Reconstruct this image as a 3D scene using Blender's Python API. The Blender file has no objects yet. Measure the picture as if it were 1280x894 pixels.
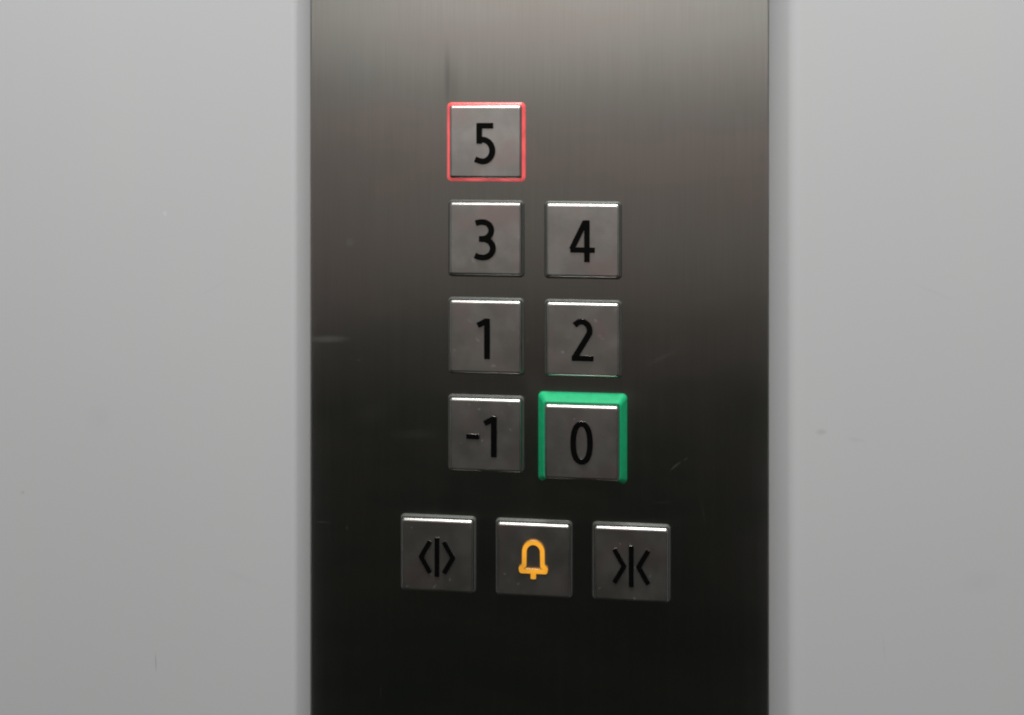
import bpy, bmesh, math
import numpy as np
from mathutils import Vector, Matrix
from mathutils.geometry import delaunay_2d_cdt

S = bpy.context.scene
COL = S.collection
MM = 0.001

# ------------------------------------------------------------------ camera
# panel plane is y = 0, x to the right, z up; the room is towards -y.
TH = math.radians(6.40)
cam_d = bpy.data.cameras.new('camera')
cam = bpy.data.objects.new('camera', cam_d)
COL.objects.link(cam)
cam.location = (32.05 * MM, -348.6 * MM, 0.0)
cam.rotation_euler = (math.radians(90), 0, TH)
cam_d.sensor_width = 36.0
cam_d.lens = 36.0 * 1400.0 / 1280.0
cam_d.shift_y = -317.0 / 1280.0
cam_d.clip_start = 0.01
cam_d.clip_end = 20.0
S.camera = cam

# ------------------------------------------------------------------ world and lamps
w = bpy.data.worlds.new('World')
S.world = w
w.use_nodes = True
w.node_tree.nodes['Background'].inputs[0].default_value = (0.86, 1.0, 0.80, 1)
w.node_tree.nodes['Background'].inputs[1].default_value = 0.010


def area(name, loc, target, sx, sy, power, col):
    d = bpy.data.lights.new(name, 'AREA')
    d.shape = 'RECTANGLE'
    d.size = sx
    d.size_y = sy
    d.energy = power
    d.color = col
    o = bpy.data.objects.new(name, d)
    COL.objects.link(o)
    o.location = loc
    v = Vector(target) - Vector(loc)
    o.rotation_euler = v.to_track_quat('-Z', 'Y').to_euler()
    return o


# the lift's ceiling luminaire, above and in front of the panel
area('ceiling_lamp', (0.01, -0.40, 0.80), (0.01, -0.28, 0.0), 0.26, 0.56, 12.5, (0.985, 1.0, 0.96))
# added lamp across the cabin, to brighten the reflection high on the panel
area('upper_sheen_fill', (0.0, -1.15, 0.56), (0.0, 0.0, 0.56), 1.2, 1.0, 4.15, (1.0, 0.945, 0.90))
# added lamp below it, dimmer and warmer, for the mid-height reflection
area('warm_sheen_fill', (0.0, -1.15, -0.12), (0.0, 0.0, -0.12), 1.2, 0.28, 0.23, (1.0, 0.83, 0.76))

# added lamps in place of the side walls, to rim the button edges
area('left_rim_fill', (-0.85, -0.50, 0.15), (0.0, -0.50, 0.15), 0.7, 0.8, 0.55, (0.97, 1.0, 0.97))
area('right_rim_fill', (0.85, -0.50, 0.15), (0.0, -0.50, 0.15), 0.7, 0.8, 0.30, (0.97, 1.0, 0.97))

vs = S.view_settings
S.display_settings.display_device = 'sRGB'
vs.view_transform = 'Standard'
vs.look = 'None'
vs.exposure = 0.0
vs.gamma = 1.0
vs.use_curve_mapping = False
S.render.engine = 'CYCLES'
S.render.resolution_x = 1024
S.render.resolution_y = 715
S.cycles.filter_width = 2.0
S.cycles.caustics_reflective = True


# ------------------------------------------------------------------ material helpers
class NT:
    def __init__(self, name):
        self.m = bpy.data.materials.new(name)
        self.m.use_nodes = True
        self.t = self.m.node_tree
        self.b = self.t.nodes['Principled BSDF']

    def n(self, typ, **kw):
        x = self.t.nodes.new(typ)
        for k, v in kw.items():
            setattr(x, k, v)
        return x

    def put(self, sock, val):
        if hasattr(val, 'is_linked') or isinstance(val, bpy.types.NodeSocket):
            self.t.links.new(val, sock)
        else:
            sock.default_value = val

    def math(self, op, a, b=0.0, c=None, clamp=False):
        x = self.n('ShaderNodeMath', operation=op, use_clamp=clamp)
        self.put(x.inputs[0], a)
        self.put(x.inputs[1], b)
        if c is not None:
            self.put(x.inputs[2], c)
        return x.outputs[0]

    def coords(self):
        return self.n('ShaderNodeTexCoord').outputs['Object']

    def mapping(self, vec, scale=(1, 1, 1), loc=(0, 0, 0), rot=(0, 0, 0)):
        x = self.n('ShaderNodeMapping')
        self.put(x.inputs['Vector'], vec)
        x.inputs['Scale'].default_value = scale
        self.put(x.inputs['Location'], loc)
        x.inputs['Rotation'].default_value = rot
        return x.outputs[0]

    def noise(self, vec, scale, detail=3.0, rough=0.55):
        x = self.n('ShaderNodeTexNoise')
        self.put(x.inputs['Vector'], vec)
        x.inputs['Scale'].default_value = scale
        x.inputs['Detail'].default_value = detail
        x.inputs['Roughness'].default_value = rough
        return x.outputs[0]

    def ramp(self, fac, lo, hi, a=0.0, b=1.0):
        x = self.n('ShaderNodeMapRange')
        x.interpolation_type = 'SMOOTHSTEP'
        self.put(x.inputs[0], fac)
        x.inputs[1].default_value = lo
        x.inputs[2].default_value = hi
        x.inputs[3].default_value = a
        x.inputs[4].default_value = b
        return x.outputs[0]

    def mix(self, fac, a, b):
        x = self.n('ShaderNodeMix', data_type='RGBA')
        self.put(x.inputs[0], fac)
        self.put(x.inputs[6], a)
        self.put(x.inputs[7], b)
        return x.outputs[2]

    def blob(self, vec, cx, cz, rx, rz, rot=0.0, soft=0.9):
        """1 inside an ellipse (metres) lying in the x-z plane, 0 outside."""
        sub = self.n('ShaderNodeVectorMath', operation='SUBTRACT')
        self.put(sub.inputs[0], vec)
        sub.inputs[1].default_value = (cx, 0, cz)
        r = self.n('ShaderNodeVectorRotate', rotation_type='Y_AXIS')
        self.put(r.inputs['Vector'], sub.outputs[0])
        r.inputs['Angle'].default_value = rot
        d = self.n('ShaderNodeVectorMath', operation='MULTIPLY')
        self.put(d.inputs[0], r.outputs[0])
        d.inputs[1].default_value = (1 / rx, 0, 1 / rz)
        ln = self.n('ShaderNodeVectorMath', operation='LENGTH')
        self.put(ln.inputs[0], d.outputs[0])
        return self.ramp(ln.outputs['Value'], 1.0 - soft, 1.0, 1.0, 0.0)

    def bump(self, h, strength, dist, prev=None):
        x = self.n('ShaderNodeBump')
        x.inputs['Strength'].default_value = strength
        x.inputs['Distance'].default_value = dist
        self.put(x.inputs['Height'], h)
        if prev is not None:
            self.put(x.inputs['Normal'], prev)
        return x.outputs[0]


def rgb(r, g, b):
    return (r, g, b, 1.0)


# brushed stainless steel of the panel: vertical grain, smudges and scratches
def make_steel():
    k = NT('brushed_steel')
    co = k.coords()
    fine = k.noise(k.mapping(co, (1, 1, 0.018)), 2600.0, 2.0, 0.6)
    mid = k.noise(k.mapping(co, (1, 1, 0.03)), 420.0, 3.0, 0.6)
    broad = k.noise(k.mapping(co, (1, 1, 0.35)), 22.0, 3.0, 0.55)
    smear = k.noise(k.mapping(co, (0.35, 1, 1), (3.1, 0, 0)), 34.0, 4.0, 0.6)
    # greasy or scuffed marks with a shape of their own (x, z, rx, rz, turn)
    marks = [(-66.0, -75.0, 9.0, 1.6, 0.03, .9, 0.7), (-59, -44, 2.2, 2.2, 0, .9, 0.5),
             (43.6, -111.6, 3.0, 0.45, 0.75, .9, 0.9), (46.6, -109.4, 1.6, .35, .5, .9, .6),
             (-38, -104.5, 11, 2.4, 0.05, 1, .22), (40, -78, 8, 1.2, 0.5, 1, .22),
             (10.5, -13.5, 2.4, 0.5, 0.1, .9, .55), (1.5, -2.0, .8, .7, 0, .9, .4),
             (-2.2, -73.8, .5, .5, 0, .6, 1.0), (-68, -133.5, 3.2, .4, 0.02, .8, .45),
             (-60, -135, .7, .8, 0, .7, .5), (39, -123, 6, .5, .08, .9, .3), (-56, -81.5, .7, .35, 0, .8, .6),
             (55, -60, 12, 1.0, 0.12, 1, .2), (-24, -57.5, 9, 3, .3, 1, .16), (30, -92, 7, 5, 0, 1, .14), (0, -88, 5, 9, .4, 1, .12), (-52, -98, 10, 5, .3, 1, .14), (15, -122, 12, 3, -.1, 1, .12), (28, -168, 4, 1.2, .9, 1, .14), (52, -125, .4, 9, .2, .9, .22)]
    acc = None
    for cx, cz, rx, rz, rot, soft, amt in marks:
        v = k.math('MULTIPLY', k.blob(co, cx * MM, cz * MM, rx * MM, rz * MM, rot, soft), amt)
        acc = v if acc is None else k.math('MAXIMUM', acc, v)
    # hair scratches scattered everywhere
    hs = k.noise(k.mapping(co, (1, 1, 0.12), (0, 0, 0), (0, 0.5, 0)), 900.0, 0.0)
    hair = k.math('MULTIPLY', k.ramp(hs, 0.80, 0.86), k.ramp(k.noise(co, 60.0, 1.0), 0.52, 0.6))
    spots = k.math('MULTIPLY', k.ramp(k.noise(k.mapping(co, (1, 1, 1), (7, 0, 2)), 700.0, 0.0), 0.80, 0.84), 0.5)
    acc = k.math('MAXIMUM', acc, k.math('MULTIPLY', k.math('MAXIMUM', hair, spots), 0.5))
    # the run of darker tone down to the topmost button
    streak = k.blob(co, -27.6 * MM, 9.0 * MM, 1.5 * MM, 15.0 * MM, 0.0, 1.0)
    streak2 = k.blob(co, -25.8 * MM, 6.0 * MM, 3.2 * MM, 12.0 * MM, 0.0, 1.0)
    g = k.math('MULTIPLY_ADD', mid, 0.12, 0.92)
    g = k.math('MULTIPLY', g, k.math('MULTIPLY_ADD', fine, 0.17, 0.905))
    g = k.math('MULTIPLY', g, k.math('MULTIPLY_ADD', streak, -0.24, 1.0))
    g = k.math('MULTIPLY', g, k.math('MULTIPLY_ADD', streak2, -0.10, 1.0))
    col = k.mix(k.ramp(broad, 0.35, 0.65), rgb(0.45, 0.445, 0.425), rgb(0.425, 0.44, 0.415))
    warm_refl = k.mix(k.ramp(smear, 0.42, 0.66), col, rgb(0.470, 0.438, 0.420))  # patchy brownish reflections, painted into the steel colour
    mul = k.n('ShaderNodeMix', data_type='RGBA', blend_type='MULTIPLY')
    mul.inputs[0].default_value = 1.0
    k.put(mul.inputs[6], warm_refl)
    comb = k.n('ShaderNodeCombineColor')
    for i in range(3):
        k.put(comb.inputs[i], g)
    k.put(mul.inputs[7], comb.outputs[0])
    k.put(k.b.inputs['Base Color'], mul.outputs[2])
    k.b.inputs['Metallic'].default_value = 1.0
    r = k.math('MULTIPLY_ADD', mid, 0.04, 0.245)
    r = k.math('MULTIPLY_ADD', smear, 0.13, k.math('SUBTRACT', r, 0.025))
    r = k.math('MULTIPLY_ADD', acc, 0.22, r)
    k.put(k.b.inputs['Roughness'], r)
    k.b.inputs['Anisotropic'].default_value = 0.7
    tg = k.n('ShaderNodeCombineXYZ')
    tg.inputs[0].default_value = 1.0
    k.put(k.b.inputs['Tangent'], tg.outputs[0])
    k.put(k.b.inputs['Normal'], k.bump(fine, 0.10, 0.00003))
    return k.m


# satin cap of the buttons
def make_cap():
    k = NT('satin_steel')
    oi = k.n('ShaderNodeObjectInfo')
    off = k.n('ShaderNodeVectorMath', operation='SCALE')
    comb = k.n('ShaderNodeCombineXYZ')
    for i in range(3):
        k.put(comb.inputs[i], oi.outputs['Random'])
    k.put(off.inputs[0], comb.outputs[0])
    off.inputs['Scale'].default_value = 3.7
    add = k.n('ShaderNodeVectorMath', operation='ADD')
    k.put(add.inputs[0], k.coords())
    k.put(add.inputs[1], off.outputs[0])
    co = add.outputs[0]
    smear = k.noise(co, 110.0, 4.0, 0.6)
    pink = k.noise(k.mapping(co, (1, 1, 1), (5, 1, 2)), 75.0, 2.0, 0.5)
    grain = k.noise(co, 3200.0, 2.0, 0.6)
    specks = k.ramp(k.noise(k.mapping(co, (1, 1, 1), (9, 3, 2)), 650.0, 0.0), 0.78, 0.84)
    col = k.mix(k.ramp(smear, 0.35, 0.68), rgb(0.47, 0.465, 0.45), rgb(0.57, 0.56, 0.545))
    col = k.mix(k.ramp(pink, 0.5, 0.72, 0.0, 1.0), col, rgb(0.55, 0.47, 0.465))
    k.put(k.b.inputs['Base Color'], col)
    k.b.inputs['Metallic'].default_value = 1.0
    r = k.math('MULTIPLY_ADD', smear, 0.08, 0.30)
    r = k.math('MULTIPLY_ADD', specks, 0.09, r)
    k.put(k.b.inputs['Roughness'], r)
    k.put(k.b.inputs['Normal'], k.bump(grain, 0.05, 0.00003))
    return k.m


def make_paint():
    k = NT('grey_painted_sheet')
    co = k.coords()
    cloud = k.noise(co, 9.0, 3.0, 0.5)
    orange = k.noise(co, 900.0, 2.0, 0.5)
    band = k.noise(k.mapping(co, (1, 1, 0.05)), 60.0, 2.0, 0.5)
    col = k.mix(k.ramp(cloud, 0.3, 0.7), rgb(0.588, 0.590, 0.615), rgb(0.602, 0.602, 0.626))
    col = k.mix(k.ramp(band, 0.35, 0.7, 0, .5), col, rgb(0.586, 0.590, 0.622))
    marks = [(-121.0, -178.5, 0.28, 4.2, 0.04, .9, .55), (-166, -126, 1.0, .8, 0, .9, .25),
             (-101, -58, 9, .5, .5, 1, .06), (-140, -101, 6, 6, 0, 1, .05), (-93, -150, 12, 2, -.3, 1, .05),
             (118, -55, 10, .7, -.4, 1, .06), (131, -139, 9, 5, .2, 1, .05), (104, -160, .5, 6, .1, 1, .10),
             (86.0, -97.0, 2.4, 1.3, 0.1, 1, .28), (72 + 24, -99, 4, 1, -.1, 1, .1)]
    for cx, cz, rx, rz, rot, soft, amt in marks:
        f = k.math('MULTIPLY', k.blob(co, cx * MM, cz * MM, rx * MM, rz * MM, rot, soft), amt)
        col = k.mix(f, col, rgb(0.24, 0.24, 0.24))
    f = k.math('MULTIPLY', k.blob(co, -118 * MM, -35 * MM, 1.0 * MM, 1.2 * MM, 0, .9), .35)
    col = k.mix(f, col, rgb(0.80, 0.80, 0.79))
    k.put(k.b.inputs['Base Color'], col)
    k.b.inputs['Roughness'].default_value = 0.55
    k.b.inputs['Specular IOR Level'].default_value = 0.35
    k.put(k.b.inputs['Normal'], k.bump(orange, 0.16, 0.00008))
    return k.m


def make_plastic(name, base, rough, emit=None, strength=0.0, coat=0.0, sss=0.0, spec=0.5):
    k = NT(name)
    n = k.noise(k.coords(), 500.0, 3.0, 0.6)
    dark = tuple(c * 0.86 for c in base) + (1,)
    k.put(k.b.inputs['Base Color'], k.mix(k.ramp(n, 0.3, 0.7), dark, rgb(*base)))
    k.put(k.b.inputs['Roughness'], k.math('MULTIPLY_ADD', n, 0.12, rough - 0.06))
    k.b.inputs['Coat Weight'].default_value = coat
    k.b.inputs['Specular IOR Level'].default_value = spec
    if sss:
        k.b.inputs['Subsurface Weight'].default_value = sss
        k.b.inputs['Subsurface Radius'].default_value = (0.002, 0.002, 0.002)
        k.b.inputs['Subsurface Scale'].default_value = 1.0
    if emit:
        k.b.inputs['Emission Color'].default_value = rgb(*emit)
        g = k.noise(k.mapping(k.coords(), (1, 1, 1), (3, 1, 4)), 130.0, 2.0, 0.6)
        k.put(k.b.inputs['Emission Strength'], k.ramp(g, 0.3, 0.7, 0.72 * strength, 1.3 * strength))
    return k.m


STEEL = make_steel()
CAP = make_cap()
PAINT = make_paint()
SMOKE = make_plastic('smoked_ring_plastic', (0.085, 0.088, 0.083), 0.42, spec=0.35)
RED = make_plastic('glowing_red_plastic', (0.62, 0.06, 0.06), 0.25, (1.0, 0.15, 0.155), 0.56)
GREEN = make_plastic('green_plastic', (0.010, 0.44, 0.185), 0.55, spec=0.25)
BLACK = make_plastic('black_enamel', (0.003, 0.003, 0.003), 0.38, spec=0.08)
YELLOW = make_plastic('amber_lit_plastic', (0.80, 0.36, 0.03), 0.35, (1.0, 0.42, 0.035), 0.40)


# ------------------------------------------------------------------ mesh helpers
def link(name, me, mat, parent=None, smooth=False):
    o = bpy.data.objects.new(name, me)
    COL.objects.link(o)
    if mat:
        me.materials.append(mat)
    if parent:
        o.parent = parent
    if smooth:
        for p in me.polygons:
            p.use_smooth = True
        me.set_sharp_from_angle(angle=math.radians(38))
    return o


def rrect(wd, ht, r, n=6):
    """rounded rectangle outline, counter-clockwise seen from the room, mm"""
    pts = []
    for cx, cz, a0 in ((wd / 2 - r, ht / 2 - r, 0), (-wd / 2 + r, ht / 2 - r, 90),
                       (-wd / 2 + r, -ht / 2 + r, 180), (wd / 2 - r, -ht / 2 + r, 270)):
        for i in range(n + 1):
            a = math.radians(a0 + 90 * i / n)
            pts.append((cx + r * math.cos(a), cz + r * math.sin(a)))
    return pts


def loft(loops, close_last=True, close_ring=False):
    """loops: list of (points2d, height mm); returns a mesh standing out to -y"""
    bm = bmesh.new()
    rows = [[bm.verts.new((x * MM, -h * MM, z * MM)) for x, z in pts] for pts, h in loops]
    n = len(rows[0])
    pairs = list(zip(rows[:-1], rows[1:]))
    if close_ring:
        pairs.append((rows[-1], rows[0]))
    for a, b in pairs:
        for i in range(n):
            j = (i + 1) % n
            bm.faces.new((a[i], a[j], b[j], b[i]))
    if close_last and not close_ring:
        bm.faces.new(rows[-1])
    bm.normal_update()
    bmesh.ops.recalc_face_normals(bm, faces=bm.faces)
    me = bpy.data.meshes.new('m')
    bm.to_mesh(me)
    bm.free()
    return me


# ---- glyph outlines: a signed distance field of pen strokes, traced by marching squares
def cap_dist(X, Y, a, b, hw):
    ax, ay = a
    bx, by = b
    dx, dy = bx - ax, by - ay
    L2 = dx * dx + dy * dy + 1e-12
    t = np.clip(((X - ax) * dx + (Y - ay) * dy) / L2, 0, 1)
    return np.hypot(X - ax - t * dx, Y - ay - t * dy) - hw


def stroke(X, Y, pts, wd, closed=False, rnd=0.55):
    """a pen stroke with nearly square ends"""
    hw = wd * 0.49
    D = None
    segs = list(zip(pts[:-1], pts[1:])) + ([(pts[-1], pts[0])] if closed else [])
    for i, (a, b) in enumerate(segs):
        d = cap_dist(X, Y, a, b, hw)
        if not closed:
            L = math.hypot(b[0] - a[0], b[1] - a[1])
            u = ((b[0] - a[0]) / L, (b[1] - a[1]) / L)
            if i == 0:
                d = np.maximum(d, -((X - a[0]) * u[0] + (Y - a[1]) * u[1]) - rnd * 0.3)
            if i == len(segs) - 1:
                d = np.maximum(d, ((X - b[0]) * u[0] + (Y - b[1]) * u[1]) - rnd * 0.3)
        D = d if D is None else np.minimum(D, d)
    return D


def arc(cx, cy, rx, ry, a0, a1, n=14):
    return [(cx + rx * math.cos(math.radians(a0 + (a1 - a0) * i / n)),
             cy + ry * math.sin(math.radians(a0 + (a1 - a0) * i / n))) for i in range(n + 1)]


def trace(D, xs, ys):
    segs = {}
    ny, nx = D.shape
    ins = D < 0

    def ip(x0, y0, x1, y1, d0, d1):
        t = d0 / (d0 - d1)
        return (x0 + (x1 - x0) * t, y0 + (y1 - y0) * t)
    links = {}
    pos = {}
    code = (ins[:-1, :-1] * 1 + ins[:-1, 1:] * 2 + ins[1:, 1:] * 4 + ins[1:, :-1] * 8)
    T = {1: [(3, 0)], 2: [(0, 1)], 3: [(3, 1)], 4: [(1, 2)], 5: [(3, 0), (1, 2)], 6: [(0, 2)], 7: [(3, 2)],
         8: [(2, 3)], 9: [(2, 0)], 10: [(0, 1), (2, 3)], 11: [(2, 1)], 12: [(1, 3)], 13: [(1, 0)], 14: [(0, 3)]}
    for j, i in zip(*np.nonzero((code > 0) & (code < 15))):
        keys = {0: ('h', j, i), 1: ('v', j, i + 1), 2: ('h', j + 1, i), 3: ('v', j, i)}
        for a, b in T[int(code[j, i])]:
            for e in (a, b):
                kk = keys[e]
                if kk not in pos:
                    t, jj, ii = kk
                    if t == 'h':
                        pos[kk] = ip(xs[ii], ys[jj], xs[ii + 1], ys[jj], D[jj, ii], D[jj, ii + 1])
                    else:
                        pos[kk] = ip(xs[ii], ys[jj], xs[ii], ys[jj + 1], D[jj, ii], D[jj + 1, ii])
            links[keys[a]] = keys[b]
    loops = []
    while links:
        s, nxt = links.popitem()
        loop = [pos[s]]
        while nxt != s and nxt in links:
            loop.append(pos[nxt])
            nxt = links.pop(nxt)
        if len(loop) > 8:
            loops.append(loop)
    return loops


def simplify(loop, tol):
    pts = np.array(loop)
    k = int(np.argmax(np.hypot(*(pts - pts[0]).T)))

    def dp(P):
        if len(P) < 3:
            return [tuple(P[0])]
        a, b = P[0], P[-1]
        d = b - a
        L = math.hypot(*d) + 1e-12
        e = np.abs((P[:, 0] - a[0]) * d[1] - (P[:, 1] - a[1]) * d[0]) / L
        i = int(np.argmax(e))
        if e[i] < tol:
            return [tuple(a)]
        return dp(P[:i + 1]) + dp(P[i:])
    return dp(pts[:k + 1]) + dp(np.vstack([pts[k:], pts[:1]]))


def glyph_loops(fn):
    xs = np.arange(-34, 34.01, 0.4)
    ys = np.arange(-36, 36.01, 0.4)
    X, Y = np.meshgrid(xs, ys)
    D = fn(X, Y)
    return [simplify(l, 0.05) for l in trace(D, xs, ys)]


Q = 0.25  # the drawings below are in quarter millimetres


def glyph_mesh(fn, depth, chamfer, base):
    """raised symbol: foot at height base, chamfered rim, flat top"""
    loops = [[(x * Q, y * Q) for x, y in l] for l in glyph_loops(fn)]
    bm = bmesh.new()
    tops = []
    for l in loops:
        n = len(l)
        ins, out = [], []
        for i in range(n):
            p0, p1, p2 = Vector(l[i - 1]), Vector(l[i]), Vector(l[(i + 1) % n])
            e1, e2 = (p1 - p0).normalized(), (p2 - p1).normalized()
            n1, n2 = Vector((-e1.y, e1.x)), Vector((-e2.y, e2.x))
            m = (n1 + n2)
            m = m.normalized() if m.length > 1e-6 else n1
            c = max(0.5, m.dot(n1))
            ins.append(p1 + m * (chamfer / c))
            out.append(p1 - m * (0.17 / c))
        rows = []
        for pts, h in ((out, base - 0.02), (l, base + 0.15), (l, base + depth - chamfer), (ins, base + depth)):
            rows.append([bm.verts.new((p[0] * MM, -h * MM, p[1] * MM)) for p in pts])
        for k_, (a, b) in enumerate(zip(rows[:-1], rows[1:])):
            for i in range(n):
                j = (i + 1) % n
                bm.faces.new((a[i], a[j], b[j], b[i])).material_index = 1 if k_ == 0 else 0
        tops.append((ins, rows[-1]))
    co, edges, vs_ = [], [], []
    for ins, row in tops:
        o = len(co)
        n = len(ins)
        co += [Vector((p[0], p[1])) for p in ins]
        vs_ += row
        edges += [(o + i, o + (i + 1) % n) for i in range(n)]
    v2, e2, f2, ov, _, _ = delaunay_2d_cdt(co, edges, [], 0, 1e-7)
    # keep the triangles whose centre is inside by even-odd count
    polys = [[(p[0], p[1]) for p in ins] for ins, _ in tops]

    def inside(x, y):
        c = False
        for pl in polys:
            for i in range(len(pl)):
                (x1, y1), (x2, y2) = pl[i - 1], pl[i]
                if (y1 > y) != (y2 > y) and x < (x2 - x1) * (y - y1) / (y2 - y1) + x1:
                    c = not c
        return c
    mp = {}
    for i, src in enumerate(ov):
        mp[i] = vs_[src[0]] if src else bm.verts.new((v2[i].x * MM, -(base + depth) * MM, v2[i].y * MM))
    for f in f2:
        cx = sum(v2[i].x for i in f) / len(f)
        cy = sum(v2[i].y for i in f) / len(f)
        if inside(cx, cy):
            try:
                bm.faces.new([mp[i] for i in f])
            except ValueError:
                pass
    bmesh.ops.recalc_face_normals(bm, faces=bm.faces)
    me = bpy.data.meshes.new('glyph')
    bm.to_mesh(me)
    bm.free()
    return me


# ---- the symbols, drawn about the middle of the cap
def g5(X, Y):
    d = stroke(X, Y, [(9.5, 20.4), (-8.0, 20.4)], 6.2)
    d = np.minimum(d, stroke(X, Y, [(-7.4, 23.2), (-7.4, -1.5)], 6.2))
    p = [(-8.5, 2.2), (-3.5, 3.2)] + arc(-3.5, -10.6, 12.6, 13.6, 84, -88, 18) + [(-7.5, -23.4), (-12.0, -21.6)]
    d = np.minimum(d, stroke(X, Y, p, 6.6))
    return d


def g3(X, Y):
    up = [(-11.3, 20.2), (-6.5, 21.4)] + arc(-2.8, 11.2, 10.6, 10.3, 92, -72, 16) + [(-3.6, 0.6), (-7.0, 0.4)]
    lo = [(-7.0, 0.6), (-3.0, 0.2)] + arc(-2.6, -11.2, 12.4, 11.6, 84, -90, 16) + [(-7.5, -22.3), (-12.2, -20.4)]
    return np.minimum(stroke(X, Y, up, 6.4), stroke(X, Y, lo, 6.6))


def g4(X, Y):
    d = stroke(X, Y, [(5.4, 25), (5.4, -25.5)], 6.0)
    d = np.minimum(d, stroke(X, Y, [(-14.5, -11.2), (14.6, -11.2)], 5.8))
    e = stroke(X, Y, [(3.8, 25), (-13.2, -10.0)], 6.0)
    e = np.maximum(e, Y - 25)
    return np.minimum(d, e)


def one(X, Y, cx, cy):
    d = stroke(X, Y, [(cx, cy + 24.8), (cx, cy - 24.8)], 6.4)
    e = stroke(X, Y, [(cx + 1.0, cy + 23.2), (cx - 11.2, cy + 16.6)], 6.2)
    return np.minimum(d, np.maximum(e, Y - cy - 25))


def g1(X, Y):
    return one(X, Y, 2.4, -1.5)


def gm1(X, Y):
    return np.minimum(one(X, Y, 11.0, -1.0), stroke(X, Y, [(-23.0, -1.6), (-7.8, -1.6)], 5.4))


def g2(X, Y):
    p = [(-9.6, 18.6), (-6.2, 21.4)] + arc(-1.8, 11.8, 10.4, 11.0, 100, -18, 14) + [(4.2, 1.6), (-10.4, -22.4)]
    d = stroke(X, Y, p, 6.4)
    d = np.minimum(d, stroke(X, Y, [(-13.0, -22.6), (12.8, -22.6)], 5.8))
    return np.maximum(d, -25.5 - Y)


def g0(X, Y):
    pts = []
    for i in range(48):
        a = 2 * math.pi * i / 48
        c, s = math.cos(a), math.sin(a)
        pts.append((10.3 * math.copysign(abs(c) ** 0.88, c), 0.6 + 23.2 * math.copysign(abs(s) ** 0.88, s)))
    return stroke(X, Y, pts, 6.0, closed=True)


def chev(X, Y, x0, x1, half, wd):
    return stroke(X, Y, [(x0, half), (x1, 0), (x0, -half)], wd)


def gopen(X, Y):
    Y = Y + 1.0
    d = stroke(X, Y, [(0, 23.8), (0, -23.8)], 5.0)
    d = np.minimum(d, chev(X, Y, -9.0, -20.2, 19.2, 5.0))
    return np.minimum(d, chev(X, Y, 9.0, 20.2, 19.2, 5.0))


def gclose(X, Y):
    Y = Y + 1.6
    d = stroke(X, Y, [(0, 24.6), (0, -24.6)], 5.0)
    d = np.minimum(d, chev(X, Y, -20.6, -8.8, 20.2, 5.0))
    return np.minimum(d, chev(X, Y, 20.6, 8.8, 20.2, 5.0))


def gbell(X, Y):
    p = [(-14.8, -12.6), (-15.4, -9.2), (-11.4, -5.6)] + arc(0, 11.2, 11.2, 11.8, 180, 0, 20) + \
        [(11.4, -5.6), (15.4, -9.2), (14.8, -12.6)]
    d = stroke(X, Y, p, 4.7, closed=True)
    return np.minimum(d, stroke(X, Y, [(0, -12), (0, -21.4)], 5.8))


# ------------------------------------------------------------------ structure: wall sheets
def wall_profile(side):
    """cross-section of a folded cabin wall sheet, inner edge at the panel; mm (x, height)"""
    pts = [(72.0, -0.8), (72.0, 0.25)]
    slope = math.radians(57)
    x, h = 72.0, 0.25
    flat = 2.6 if side < 0 else 4.4
    pts.append((x + flat, h + flat * math.tan(slope)))
    x, h = pts[-1]
    R = 2.7 if side < 0 else 5.0                                  # fold radius
    cx, ch = x + R * math.sin(slope), h - R * math.cos(slope)
    for i in range(1, 15):
        a = slope * (1 - i / 14)
        pts.append((cx - R * math.sin(a), ch + R * math.cos(a)))
    pts.append((470.0, pts[-1][1]))
    pts.append((470.0, -0.8))
    return [(side * a, b) for a, b in pts]


def extrude_profile(prof, z0, z1):
    bm = bmesh.new()
    zs = [z0, z1]
    rows = [[bm.verts.new((x * MM, -h * MM, z * MM)) for x, h in prof] for z in zs]
    n = len(prof)
    for i in range(n):
        j = (i + 1) % n
        bm.faces.new((rows[0][i], rows[0][j], rows[1][j], rows[1][i]))
    bm.faces.new(rows[0])
    bm.faces.new(rows[1])
    bmesh.ops.recalc_face_normals(bm, faces=bm.faces)
    me = bpy.data.meshes.new('m')
    bm.to_mesh(me)
    bm.free()
    return me


for side, lab in ((-1, 'smooth grey painted wall sheet left of the steel panel, with a small dark vertical scratch near the bottom'),
                  (1, 'smooth grey painted wall sheet right of the steel panel, with a faint grey smudge at mid height')):
    o = link('wall_panel', extrude_profile(wall_profile(side), -480, 330), PAINT, None, True)
    o['label'] = lab
    o['category'] = 'wall'

# the control panel plate
pl = [(-72.5, -2.0), (72.5, -2.0)]
for sg in (1, -1):
    for i in range(7):
        t = math.radians(90 * (i if sg > 0 else 6 - i) / 6)
        pl.append((sg * (71.3 + 1.2 * math.cos(t)), -0.9 + 0.9 * math.sin(t)))
plate = link('control_panel', extrude_profile(pl, -480, 330), STEEL, None, True)
plate['label'] = 'tall dark brushed stainless steel lift control panel between two grey walls'
plate['category'] = 'control panel'


# ------------------------------------------------------------------ buttons
CAPW = 22.7
GROUP = 'square steel lift call buttons on the control panel'


def cap_mesh(foot, top):
    b = 0.80
    r = 0.8
    L = [(rrect(CAPW, CAPW, r), foot)]
    for i in range(7):
        t = math.radians(90 * i / 6)
        w_ = CAPW - 2 * b * (1 - math.cos(t))
        L.append((rrect(w_, w_, r - 0.5 * b * (1 - math.cos(t))), top - b + b * math.sin(t)))
    L.append((rrect(CAPW - 2 * b - 0.2, CAPW - 2 * b - 0.2, 0.4), top))
    return loft(L)


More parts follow.
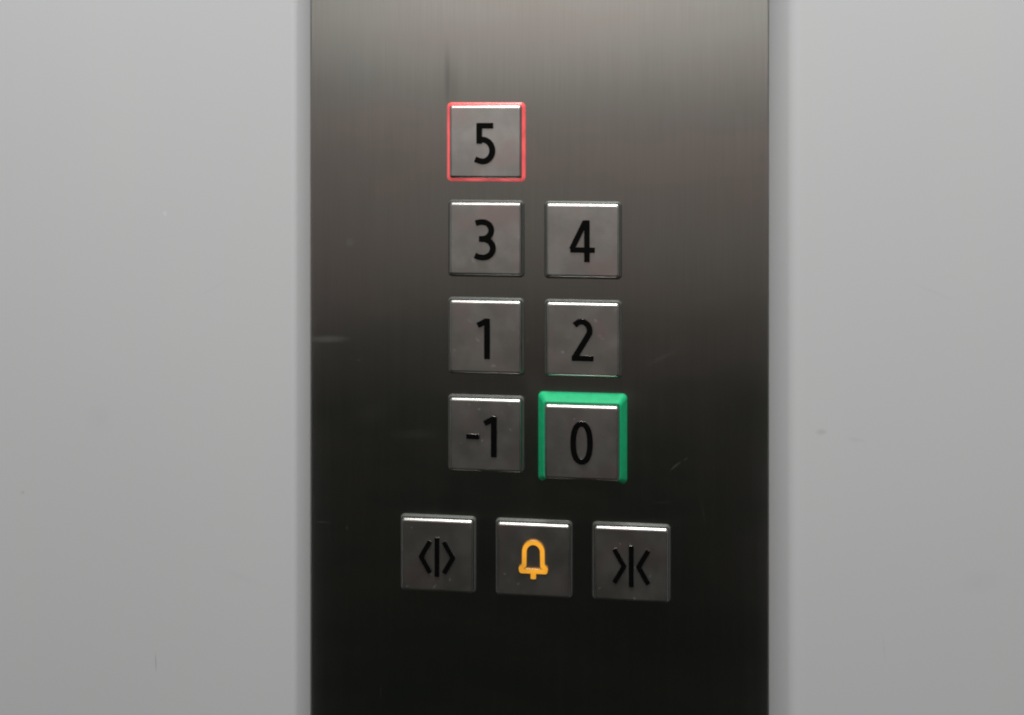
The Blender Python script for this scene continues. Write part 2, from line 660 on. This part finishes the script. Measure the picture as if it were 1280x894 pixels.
def ring_mesh(wd, h, inner=CAPW + 0.2):
    """thin frame round a cap: narrow flat lip, then a slope down to the panel"""
    return loft([(rrect(inner, inner, 0.8), -0.3), (rrect(inner, inner, 0.8), h - 0.1),
                 (rrect(inner + 0.12, inner + 0.12, 0.85), h), (rrect(inner + 0.3, inner + 0.3, 0.95), h),
                 (rrect(inner + 0.6, inner + 0.6, 1.05), h - 0.12),
                 (rrect(wd - 0.3, wd - 0.3, 1.3), 0.38), (rrect(wd, wd, 1.4), 0.1),
                 (rrect(wd, wd, 1.4), -0.3)], False, True)


CAP_ME = cap_mesh(-0.3, 2.3)
RING_ME = ring_mesh(24.2, 1.1)


def open_bottom(me, half):
    """cut the middle of the lower side away, leaving two closed feet at the corners"""
    bm = bmesh.new()
    bm.from_mesh(me)
    dead = [f for f in bm.faces if max(v.co.z for v in f.verts) < -0.0105
            and min(v.co.x for v in f.verts) < -half * MM * 0.5 and max(v.co.x for v in f.verts) > half * MM * 0.5]
    bmesh.ops.delete(bm, geom=dead, context='FACES_ONLY')
    for sgn in (-1, 1):
        ed = [e for e in bm.edges if e.is_boundary and sgn * e.verts[0].co.x > 0]
        bmesh.ops.holes_fill(bm, edges=ed, sides=0)
    bmesh.ops.recalc_face_normals(bm, faces=bm.faces)
    bm.to_mesh(me)
    bm.free()


def button(x, z, label, kind, glyph, glyph_mat, ring_mat=SMOKE, glyph_label=None):
    root = bpy.data.objects.new('push_button', None)
    root.empty_display_size = 0.01
    COL.objects.link(root)
    root.location = (x * MM, 0, z * MM)
    root['label'] = label
    root['category'] = 'button'
    root['group'] = GROUP
    top = 2.3
    if kind == 'collar':
        top = 6.2
        # tapering green collar that carries a prouder cap
        W0, W1 = 27.6, CAPW + 1.3
        inner = CAPW + 0.22
        me_ = loft([(rrect(inner, inner, 0.8), -0.3), (rrect(inner, inner, 0.8), 3.9),
                    (rrect(W1 - 0.4, W1 - 0.4, 1.0), 3.95), (rrect(W1, W1, 1.1), 3.8),
                    (rrect(W0 - 0.5, W0 - 0.5, 1.4), 1.05), (rrect(W0, W0, 1.5), 0.7),
                    (rrect(W0, W0, 1.5), -0.3)], False, True)
        open_bottom(me_, inner / 2 - 0.9)
        rg = link('collar', me_, GREEN, root, True)
        cp = link('cap', cap_mesh(-0.3, top), CAP, root, True)
    else:
        rg = link('light_ring', RING_ME if ring_mat is SMOKE else ring_mesh(24.8, 1.35), None, root, True)
        if not rg.data.materials:
            rg.data.materials.append(ring_mat)
        cp = link('cap', CAP_ME, None, root, True)
        if not CAP_ME.materials:
            CAP_ME.materials.append(CAP)
    g = link('symbol', glyph_mesh(glyph, 0.55, 0.12, top), glyph_mat, cp, True)
    g.data.materials.append(CAP)          # the pressed-up metal lip round the symbol
    if glyph_label:
        g['label'] = glyph_label
    return root, rg, cp, g


b, r_, c_, g_ = button(-15.2, -11.9, 'topmost square steel button with a black 5 and a glowing red frame', 'ring', g5, BLACK, RED)
r_['label'] = 'glowing red light ring'
button(-15.2, -42.2, 'square steel button with a black 3, just below the red-lit one', 'ring', g3, BLACK)
button(15.15, -42.3, 'square steel button with a black 4, top of the right column', 'ring', g4, BLACK)
button(-15.2, -72.8, 'square steel button with a black 1 and no minus sign', 'ring', g1, BLACK)
button(15.2, -72.9, 'square steel button with a black 2, above the green-framed one', 'ring', g2, BLACK)
button(-15.2, -103.4, 'square steel button with a black minus 1, left of the green frame', 'ring', gm1, BLACK)
b, r_, c_, g_ = button(15.05, -103.6, 'protruding square steel button with a black 0 in a bright green collar', 'collar', g0, BLACK)
r_['label'] = 'bright green sloping collar'
button(-30.4, -141.7, 'door open button, black arrowheads pointing away from a bar, bottom row left', 'ring', gopen, BLACK)
b, r_, c_, g_ = button(-0.1, -141.8, 'alarm button with a raised yellow bell, middle of the bottom row', 'ring', gbell, YELLOW)
g_['label'] = 'yellow bell outline'
button(30.1, -141.7, 'door close button, black arrowheads pointing in at a bar, bottom row right', 'ring', gclose, BLACK)
